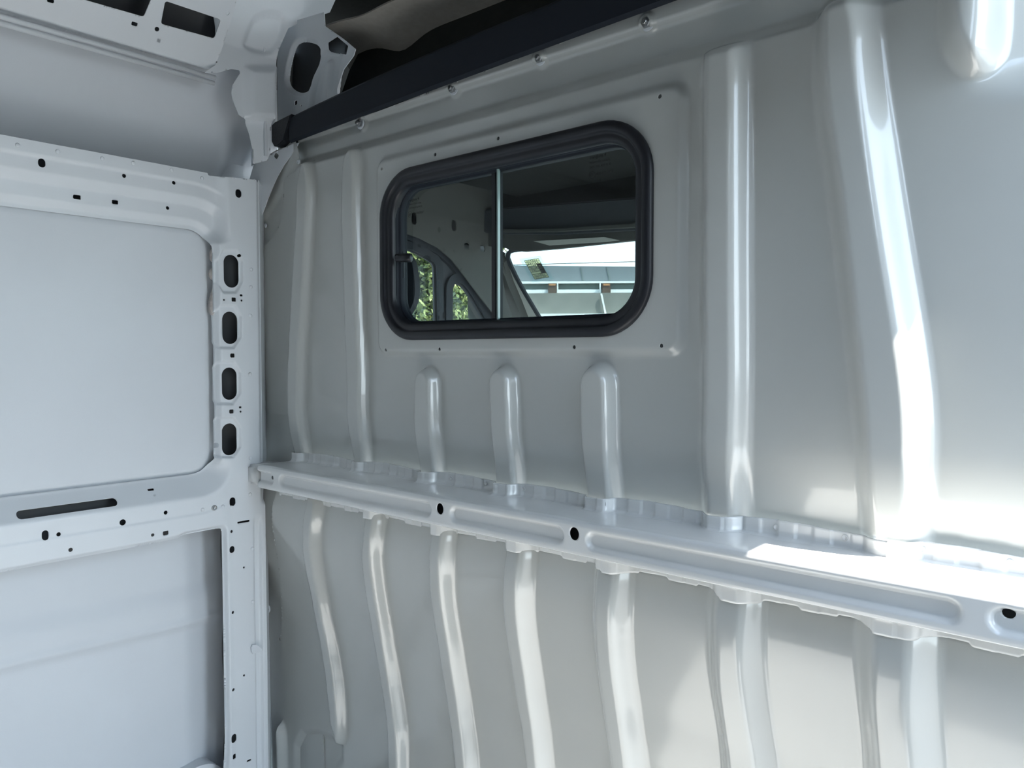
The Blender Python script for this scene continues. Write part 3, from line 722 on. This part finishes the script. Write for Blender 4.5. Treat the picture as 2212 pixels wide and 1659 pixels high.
cant = sheet('cant_rail', lambda U, V: PC.pos(U, V, h_cant(U, V)), -.75, .0, -.004, .17, 0.0022, M_satin,
             cut(sd_poly([(-1.9,-.01)]+[(-1.9, -.002)]+[(a, b) for a, b in PC.pxs([(0,34),(452,156),(465,140),(478,110),(506,24),(520,-40),(540,-120)])]+[(-.05,.20),(-1.9,.20)]), CH), nrm=(1,0,-1), ulist=list(np.linspace(-1.40, -.75, 60))[:-1]+list(np.linspace(-.75, 0, 341)))
tag(cant, 'pale roof side rail with rectangular cut-outs at the top left corner of the cargo room', 'rail')
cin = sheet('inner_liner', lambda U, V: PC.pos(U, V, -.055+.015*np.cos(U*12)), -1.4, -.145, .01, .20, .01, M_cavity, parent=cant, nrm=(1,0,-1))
# double rolled hem under it
bm = bmesh.new()
hp = Wp([(0,40),(465,168)]); hp2 = Wp([(0,50),(468,160)])
for k, (dz, r, dx) in enumerate([(-.004, .0048, .002), (-.014, .0052, -.004)]):
    a = Vector((LX-.008+dx, -1.40, cz+dz)); b = Vector((LX-.008+dx, Wp([(468,160)])[0][0], cz+dz))
    lathe_bm(bm, [(r, 0), (r, (b-a).length)], a, (0,1,0), 16)
from_bm('rolled_hem', bm, M_satin, cant, True)

# ------------------------------------------------------------------ CORNER POST (upper)
PU = PW(LX+.012)
post = empty('corner_post', (LX, -.03, 1.74)); tag(post, 'pale pressed corner post with a tall oval hole, above the black header rail end', 'post')
def place(o, par): o.parent = par; o.matrix_parent_inverse = parent_inv(par); return o
po = PU.pxs([(440,158),(466,140),(470,112),(462,60),(440,-20),(430,-110),(700,-120),(712,-20),(694,36),(640,52),(613,66),(599,110),(594,170),(592,262),(590,330),(583,345),(552,353),(551,318),(545,288),(533,256),(524,254),(516,248),(503,215),(500,200),(502,184),(519,158),(517,151),(500,149),(468,158)])
rec = sd_poly(chaikin(PU.pxs([(545,32),(612,40),(594,120),(526,104),(530,80)]), 2))
ledge = sd_poly(PU.pxs([(530,255),(600,262),(600,400),(530,400)]))
def h_post(U, V):
    U2 = U
    h = .012*sstep(.012, -.012, sd_poly(PU.pxs([(534,150),(596,150),(594,256),(534,256)]))(U, V))
    h = h - .010*sstep(.008, -.008, rec(U, V)) - .012*sstep(.004, -.004, ledge(U, V))
    # the post leans inwards towards the roof
    return h + .25*np.clip(V-2.02, 0, 1) 
pf = place(sheet('post_side', lambda U, V: PU.pos(U, V, h_post(U, V)), -.20, .30, 1.70, 2.235, .003, M_satin, sd_poly(po), nrm=(1,0,0)), post)
PG = PY(.030)
go = PG.pxs([(580,330),(582,262),(584,170),(588,108),(604,60),(640,44),(700,26),(702,56),(742,84),(768,106),(764,120),(742,150),(726,200),(716,240),(700,300)])
ovh = sd_poly(chaikin(PG.pxs([(640,90),(662,88),(688,98),(686,132),(672,160),(664,196),(640,200),(618,182),(620,150),(630,108)]), 2))
pent = sd_poly(PG.pxs([(708,92),(728,79),(752,99),(748,118),(710,112)]))
gh = [ovh, pent, sd_circ(*PG.px(610,218), .0024), sd_box(*PG.px(639,222), .0055, .0050, .0006), sd_circ(*PG.px(650,228), .0026), sd_box(*PG.px(695,67), .004, .001, .001)]
pad2 = sd_poly(chaikin(PG.pxs([(664,300),(666,220),(680,150),(694,112),(740,112),(728,160),(718,300)]), 1))
def h_gus(U, V):
    return -.012*sstep(.004, -.004, pad2(U, V)) - .008*sstep(.010, .0, ovh(U, V)) + .010*sstep(.006, -.004, sd_poly(chaikin(PG.pxs([(686,300),(690,200),(700,130),(712,130),(704,200),(700,300)]), 2))(U, V))
pg = place(sheet('post_front', lambda U, V: PG.pos(U, V, h_gus(U, V)), .03, .55, 1.74, 2.14, .0026, M_satin, cut(sd_poly(go), gh), nrm=(0,-1,0)), post)
place(prism('post_return', [(.088, -.040), (.087, -.034), (.022, .012), (.022, .034), (-.03, .04), (-.03, -.005)], .33, M_satin, None, plane=Plane((0,0,2.13), (1,0,0), (0,1,0), (0,0,1))), post)
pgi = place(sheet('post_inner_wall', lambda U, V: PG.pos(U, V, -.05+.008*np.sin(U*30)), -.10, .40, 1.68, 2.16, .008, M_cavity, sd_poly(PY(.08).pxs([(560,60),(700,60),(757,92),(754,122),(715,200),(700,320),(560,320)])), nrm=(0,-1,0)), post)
# ------------------------------------------------------------------ sealant and a scrap of tape
def blob_poly(name, pts, thick, m, plane, bev):
    return prism(name, [tuple(p) for p in chaikin(plane.pxs(pts), 2)], thick, m, None, bev=bev, smooth=True, plane=plane)
PSk = PW(LX-.016)
tag(blob_poly('sealant_bead', [(467,520),(464,532),(455,545),(456,562),(466,568),(470,568),(470,520)], .008, M_foam, PSk, .002), 'lumpy off-white sealant bead by the top oval hole, upper of three', 'sealant', 'sealant squeezed out along the pillar')
tag(blob_poly('sealant_bead', [(467,575),(456,582),(453,594),(460,606),(470,604),(470,574)], .008, M_foam, PSk, .002), 'round off-white sealant lump below the top one, middle of three', 'sealant', 'sealant squeezed out along the pillar')
tag(blob_poly('sealant_bead', [(465,618),(459,630),(453,655),(454,674),(462,684),(466,670),(468,618)], .008, M_foam, PSk, .002), 'long pinkish sealant smear beside the second oval hole, lowest of three', 'sealant', 'sealant squeezed out along the pillar')
PT = PW(LX+.006)
tp = prism('masking_tape', [tuple(p) for p in chaikin(PT.pxs([(543,1394),(556,1392),(567,1402),(566,1408),(556,1410),(545,1414)]), 1)], .004, M_skin, None, bev=.001, plane=PT)
tag(tp, 'crumpled white scrap of tape on the pillar edge near the bottom left', 'tape')

# ------------------------------------------------------------------ rest of the cargo room (behind and above the photographer)
def struct(o, label=None): tag(o, label, kind='structure'); return o
struct(box('floor', (-.06, -4.2, .21), (1.66, 1.9, .25), M_floor), 'painted van floor')
struct(box('ceiling', (-.05, -4.2, 2.24), (1.72, .02, 2.27), M_beigeroof), 'white van roof skin')
struct(box('wall_rear', (-.05, -4.24, .21), (1.70, -4.2, 2.27), M_dull), 'rear doors')
wr = empty('wall_right', (1.70, -1, .3)); struct(wr, 'right body side with the sliding door open')
HX, HZ = 1.655, 1.625+1.8*(1.655-1.5065)
place(box('door_header', (HX, -4.2, HZ), (HX+.05, .06, 2.26), M_dull), wr)
place(box('rear_side', (HX, -4.2, .25), (HX+.05, -1.14, HZ), M_dull), wr)
wl2 = place(box('left_side_rear', (-.06, -4.2, .25), (.02, -1.40, 2.26), M_dull), wl)
place(box('left_side_outer', (-.075, -4.2, .25), (-.066, .05, 2.26), M_skin), wl)
struct(box('light_blocker_wall', (2.30, -7, -.38), (2.5, -.42, 2.15), mat('blocker_charcoal', (.09, .095, .10), .8)), 'unseen dark wall added to keep side light off the bulkhead')  # added unseen wall, cuts the outdoor light falling on the bulkhead
struct(box('ground', (-60, -60, -.40), (60, 80, -.38), M_ground), 'concrete yard')

# ------------------------------------------------------------------ CAB beyond the window
cabroof = struct(box('ceiling_cab', (-.05, .02, 2.20), (1.72, 1.9, 2.24), M_darkliner), 'dark cab roof')
PCW = PW(-.03)
d1 = empty('door_1', (-.03, .6, .3)); struct(d1, 'driver door with dark window surround and small corner window')
wpoly = chaikin(PCW.pxs([(840,535),(884,547),(930,571),(934,580),(936,700),(936,780),(840,780)]), 1)
vpoly = chaikin(PCW.pxs([(978,760),(978,640),(979,622),(986,618),(996,624),(1010,642),(1040,694),(1090,780)]), 1)
arc_px = [(700,470),(800,482),(862,500),(905,514),(945,535),(975,560),(1010,605),(1040,645),(1075,690),(1140,790)]
arc_ = PCW.pxs([(700,470),(800,482),(862,500),(905,514),(945,535),(975,560),(1010,605),(1040,645),(1075,690),(1140,790)])
door_out = arc_ + PCW.pxs([(1140,1100),(700,1100)])
def cabx(h): return lambda U, V: PCW.pos(U, V, h(U, V))
vsur = sd_poly(vpoly); wsur = sd_poly(wpoly)
place(sheet('door_shell', lambda U, V: PCW.pos(U, V, -.004*sstep(.02, .0, wsur(U, V))), -.0, 1.7, .5, 2.0, .008, M_cabmid, cut(sd_poly(door_out), [lambda U, V: wsur(U, V)-.008, lambda U, V: vsur(U, V)-.008]), nrm=(1,0,0), th=.008), d1)
place(sheet('window_surround', lambda U, V: PCW.pos(U, V, .012+0*U), .0, 1.2, .7, 2.0, .006, M_cabdark, lambda U, V: np.maximum(np.maximum(wsur(U, V)-.034, -wsur(U, V)+.010), .0-V+.8), nrm=(1,0,0), th=.006), d1)
place(sheet('corner_window_surround', lambda U, V: PCW.pos(U, V, .0125+0*U), .3, 1.5, .7, 2.0, .006, M_cabdark, lambda U, V: np.maximum(np.maximum(vsur(U, V)-.040, -vsur(U, V)+.012), .0-V+.8), nrm=(1,0,0), th=.006), d1)
arcsd = sd_poly(PCW.pxs(arc_px+[(1140,1100),(700,1100)], .012))
place(sheet('door_seal', lambda U, V: PCW.pos(U, V, .012+0*U), .0, 1.7, .7, 2.0, .006, M_cabdark, lambda U, V: np.abs(arcsd(U, V)+.008)-.010, nrm=(1,0,0), th=.012), d1)
place(prism('side_glass', [tuple(p) for p in wpoly], .004, M_wind, None, plane=PW(-.045)), d1)
place(prism('corner_glass', [tuple(p) for p in vpoly], .004, M_wind, None, plane=PW(-.045)), d1)
# side trim above the door with clip holes
tri = PCW.pxs(arc_px, .03)+PCW.pxs([(1150,780),(1112,700),(1092,640),(1080,560),(1078,200),(500,100)], .03)
ths = [sd_box(*PCW.px(a, b, .03), .010, .018, .01) for a, b in [(865,467),(895,472),(981,487)]] + [sd_box(*PCW.px(a, b, .03), .012, .010, .002) for a, b in [(1009,531),(1043,537)]]
wcab = sheet('wall_cab', lambda U, V: PCW.pos(U, V, .03+.15*np.clip(V-1.75, 0, 1)**1.3), 0.03, 1.5, 1.2, 2.2, .008, M_cabtrim, cut(sd_poly(tri), ths), nrm=(1,0,0), th=.004)
struct(wcab, 'grey cab side trim with clip holes above the driver door')
place(sheet('outer_skin', lambda U, V: PCW.pos(U, V, -.045+0*U), 0.03, 1.25, 1.2, 2.2, .02, M_cavity, cut(sd_poly(PCW.pxs(arc_px+[(1140,780),(1085,640),(1070,560),(1065,200),(500,100)], -.045)), [lambda U, V: wsur(U, V)-.02, lambda U, V: vsur(U, V)-.02]), nrm=(1,0,0), th=.004), wcab)
# windshield in a slanted plane
sl_ = R_(42)
PWS = Plane((0, 1.35, 1.20), (1,0,0), (0, -sin(sl_), cos(sl_)), (0, -cos(sl_), -sin(sl_)))
w2 = empty('window_2', (.8, 1.35, 1.2)); struct(w2, 'bright windshield seen through the sliding window')
ws = chaikin(PWS.pxs([(1096,562),(1098,546),(1112,541),(1200,535),(1366,517),(1560,505),(1560,1000),(1350,1000),(1165,688),(1120,612)]), 1)
place(prism('windshield_glass', [tuple(p) for p in ws], .005, M_wind, None, plane=PWS), w2)
wss = sd_poly(ws); wsn = sd_poly(chaikin(PWS.pxs([(1096,562),(1098,546),(1112,541),(1200,535),(1366,517),(1560,505),(1560,1000),(1350,1000),(1165,688),(1120,612)], .024), 1))
place(sheet('windshield_seal', lambda U, V: PWS.pos(U, V, .024+0*U), -.6, 1.4, -1.2, .9, .005, M_cabdark, lambda U, V: np.maximum(np.abs(wsn(U, V)-.001)-.0065, .0*U-1), nrm=(0,-1,0), th=.008), w2)
# A-pillar: light outer strip and rounded grey inner trim
apil = empty('pillar_trim', (.1, 1.2, 1.2)); tag(apil, 'light cab pillar trim leaning along the left edge of the bright windshield', 'trim')
def pil(name, pts, thick, m, h, bev=.004): return place(prism(name, [tuple(p) for p in chaikin(PWS.pxs(pts, h), 1)], thick, m, None, bev=bev, smooth=False, plane=Plane(PWS.o+PWS.n*h, PWS.eu, PWS.ev, PWS.n)), apil)
M_ap = mat('pale_pillar_trim', (.90, .89, .82), .6)
pil('outer_strip', [(1088,545),(1094,560),(1118,615),(1163,690),(1230,800),(1180,800),(1128,690),(1106,630),(1088,585)], .02, M_ap, .016)
pil('inner_trim', [(1020,560),(1082,560),(1094,610),(1112,650),(1132,700),(1170,800),(1040,800),(1000,640)], .05, M_cabtrim, .050, .01)
# header above the windshield with sun visor label, overhead shelf
oh = empty('overhead_shelf', (.8, 1.0, 1.7)); tag(oh, 'dark overhead shelf and visor above the windshield, seen through the right pane', 'shelf')
def ohp(name, pts, thick, m, y, bev=.004): return place(prism(name, [tuple(p) for p in PY(y).pxs(pts)], thick, m, None, bev=bev, plane=PY(y)), oh)
ohp('header_panel', [(1020,500),(1560,470),(1560,505),(1366,519),(1200,537),(1128,543),(1098,540),(1085,532),(1020,530)], .02, M_cabtrim, .80)
ohp('upper_back', [(1000,200),(1560,150),(1560,440),(1000,470)], .02, M_darkliner, .84, 0)
ohp('shelf_front', [(1000,455),(1560,410),(1560,488),(1366,497),(1200,506),(1088,505),(1000,500)], .03, M_cabmid, .78, .006)
ohp('visor_label', [(1152,521),(1305,512),(1338,519),(1300,523),(1186,530)], .003, M_ap, .795, 0)
ohp('shelf_lip', [(1085,495),(1200,494),(1400,481),(1560,470),(1560,477),(1400,489),(1200,500),(1085,501)], .02, M_cabtrim, .765, .002)
# dashboard
struct(box('trim_dashboard', (.0, 1.25, .9), (1.66, 1.9, 1.08), M_cabdark, bev=.03), 'dark dashboard')
# seat headrest
hr = prism('seat_headrest', [tuple(p) for p in chaikin(PY(.36).pxs([(838,545),(872,546),(886,556),(893,580),(897,625),(894,652),(882,676),(868,690),(842,700)]), 2)], .018, M_cabdark, None, bev=.006, smooth=False, plane=PY(.36))
tag(hr, 'dark seat headrest behind the left pane, under the black latch knob', 'headrest')
# inspection sticker on the windshield
stk = empty('windshield_sticker', (.3, 1.0, 1.5)); tag(stk, 'small cream ruled paper sticker taped inside the windshield', 'sticker')
def sp(name, pts, m, h, th=.0006):
    o = prism(name, [tuple(p) for p in PWS.pxs(pts, h)], th, m, None, plane=Plane(PWS.o+PWS.n*h, PWS.eu, PWS.ev, PWS.n)); return place(o, stk)
M_clear = glassmat('clear_pouch', (.88, .95, .95), .6)
def bil(s, t):   # sticker corners in the photo
    a = np.array((1132,563.)); b = np.array((1163,558.)); c = np.array((1186,599.)); d = np.array((1155,604.))
    return tuple((a*(1-s)+b*s)*(1-t)+(d*(1-s)+c*s)*t)
def sq(s0, t0, s1, t1): return [bil(s0, t0), bil(s1, t0), bil(s1, t1), bil(s0, t1)]
sp('clear_pouch', sq(-.25, -.12, 1.22, 1.12), M_clear, .001)
sp('paper', sq(0, 0, 1, 1), M_cream, .002, 0)
for k in range(1, 8): sp('ruled_line', sq(0, k/8-.012, 1, k/8+.012), M_print, .003)
for r in [(0, 0, .02, 1), (.98, 0, 1, 1), (0, 0, 1, .02), (0, .98, 1, 1)]: sp('ruled_line', sq(*r), M_print, .0032)
for k in range(2, 6): sp('print_block', sq(.66, k/8+.02, .97, (k+1)/8-.02), M_print, .0035)
for k in (0, 1, 2, 3, 4, 6, 7):
    for j in range(4 if 1 < k < 6 else 6):
        s0 = .12+j*.125+random.random()*.02; sp('print_mark', sq(s0, k/8+.045, s0+.06+random.random()*.03, k/8+.085), M_print, .0035)

# ------------------------------------------------------------------ OUTSIDE: building and trees
ah = R_(41-atan((1232-CX)/FOC)*180/pi); DB = 22.0
fwd = np.array([-sin(ah), cos(ah), 0]); rgt = np.array([cos(ah), sin(ah), 0])
PBd = Plane(CAM*np.array([1,1,0])+fwd*DB, rgt, (0,0,1), -fwd)
bld = empty('building', PBd.o); tag(bld, 'low industrial building with grey roof, white fascia and glazed band beyond the windshield', 'building')
def bb(name, pts, h, th, m): return place(prism(name, [tuple(p) for p in PBd.pxs(pts, h)], th, m, None, plane=Plane(PBd.o+PBd.n*h, PBd.eu, PBd.ev, PBd.n)), bld)
def band(name, y0l, y0r, y1l, y1r, h, th, m, xl=900, xr=1700):
    f = lambda a, b, x: a+(b-a)*(x-1090)/(1366-1090)
    return bb(name, [(xl, f(y0l, y0r, xl)), (xr, f(y0l, y0r, xr)), (xr, f(y1l, y1r, xr)), (xl, f(y1l, y1r, xl))], h, th, m)
band('roof', 573, 576, 612, 611, .0, 3.0, M_bldroof)
band('fascia', 608, 607, 613, 611, .25, .3, M_bldw)
band('glazed_band', 612, 611, 628, 626, .05, .3, M_bldband)
band('sill', 626, 625, 635, 632, .2, .3, M_bldw)
band('lower_roof', 634, 632, 682, 680, .4, .3, M_bldlow)
band('lower_trim', 678, 677, 687, 685, .6, .3, M_bldw)
band('wall', 684, 683, 1000, 1000, .1, 3.0, M_bldlow)
for x in (1204.5, 1296.5, 1386, 1118): bb('mullion', [(x-1.5,608),(x+1.5,608),(x+1.5,634),(x-1.5,634)], .3, .1, M_bldw)
for x in (1193, 1310, 1420): 
    bb('vent_box', [(x-9,612),(x+9,612),(x+9,634),(x-9,634)], .35, .3, M_blddark); bb('vent_cap', [(x-7,613),(x+7,613),(x+7,617),(x-7,617)], .37, .05, mat('orange_brown', (.45,.22,.1), .8))
bb('downpipe', [(1297,634),(1301,634),(1311,682),(1307,682)], .5, .05, M_bldw)
for x in (1253, 1310): bb('roof_seam', [(x,577),(x+1.2,577),(x+8,608),(x+6.5,608)], .02, .03, M_bldband)
wire = place(prism('cable', [tuple(p) for p in Plane(PBd.o+PBd.n*3, PBd.eu, PBd.ev, PBd.n).pxs([(900,574),(1700,558),(1700,559.3),(900,575.3)])], .02, M_wire, None, plane=Plane(PBd.o+PBd.n*3, PBd.eu, PBd.ev, PBd.n)), None) if False else None
PWr = Plane(PBd.o+PBd.n*3, PBd.eu, PBd.ev, PBd.n)
wo = prism('overhead_cable', [tuple(p) for p in PWr.pxs([(900,577),(1700,556),(1700,557.2),(900,578.2)])], .02, M_wire, None, plane=PWr); tag(wo, 'thin dark overhead cable crossing the sky above the building roof', 'cable')

def leaves(n, cen, rad, seed):
    g = np.random.default_rng(seed)
    d = g.normal(size=(n, 3)); d /= np.linalg.norm(d, axis=1)[:, None]
    r = .62+.42*g.random(n)**.5
    bumpy = 1+.12*np.sin(d[:, 0]*9+seed)*np.sin(d[:, 2]*11)+.08*np.sin(d[:, 1]*23)
    c = np.array(cen)+d*(r*bumpy)[:, None]*np.array(rad)
    a = g.normal(size=(n, 3)); a /= np.linalg.norm(a, axis=1)[:, None]; b = np.cross(a, g.normal(size=(n, 3))); b /= np.linalg.norm(b, axis=1)[:, None]
    s = .020+.030*g.random(n)[:, None]
    V = np.stack([c-a*s, c+b*s*.45, c+a*s, c-b*s*.45], 1).reshape(-1, 3); Q = np.arange(4*n).reshape(n, 4)
    return V, Q, g.integers(0, 3, n)
def tree(cx_, cy_, h, rad, seed, label):
    t = empty('tree', (cx_, cy_, -.38)); tag(t, label, 'tree', 'trees outside the driver door')
    V, Q, mi = leaves(46000, (cx_, cy_, -.2+h*.5), (rad, rad, h*.54), seed)
    o = mesh_np('foliage', V, Q, M_leaf[0], None, np.zeros(len(Q), bool)); o.data.materials.append(M_leaf[1]); o.data.materials.append(M_leaf[2])
    o.data.polygons.foreach_set('material_index', mi.astype(np.int32)); o.data.update(); place(o, t)
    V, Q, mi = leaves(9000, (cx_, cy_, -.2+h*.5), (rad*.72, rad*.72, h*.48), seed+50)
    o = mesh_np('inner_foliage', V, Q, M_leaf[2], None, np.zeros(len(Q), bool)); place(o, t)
    bm = bmesh.new(); lathe_bm(bm, [(.16, 0), (.11, h*.4), (.03, h*.8)], (cx_, cy_, -.38), (0,0,1), 10); place(from_bm('trunk', bm, M_bark), t)
def at_dir(pxx, D):
    a = R_(41)-atan((pxx-CX)/FOC); return CAM[0]-D*sin(a), CAM[1]+D*cos(a)
for pxx, D, h, r, s, lb in [(868,9.0,3.15,.85,1,'leafy green tree filling the driver door window, beside the headrest'),
                        (985,11.6,3.35,.85,2,'yellow-green tree behind the small triangular corner window')]:
    x, y = at_dir(pxx, D); tree(x, y, h, r, s, lb)
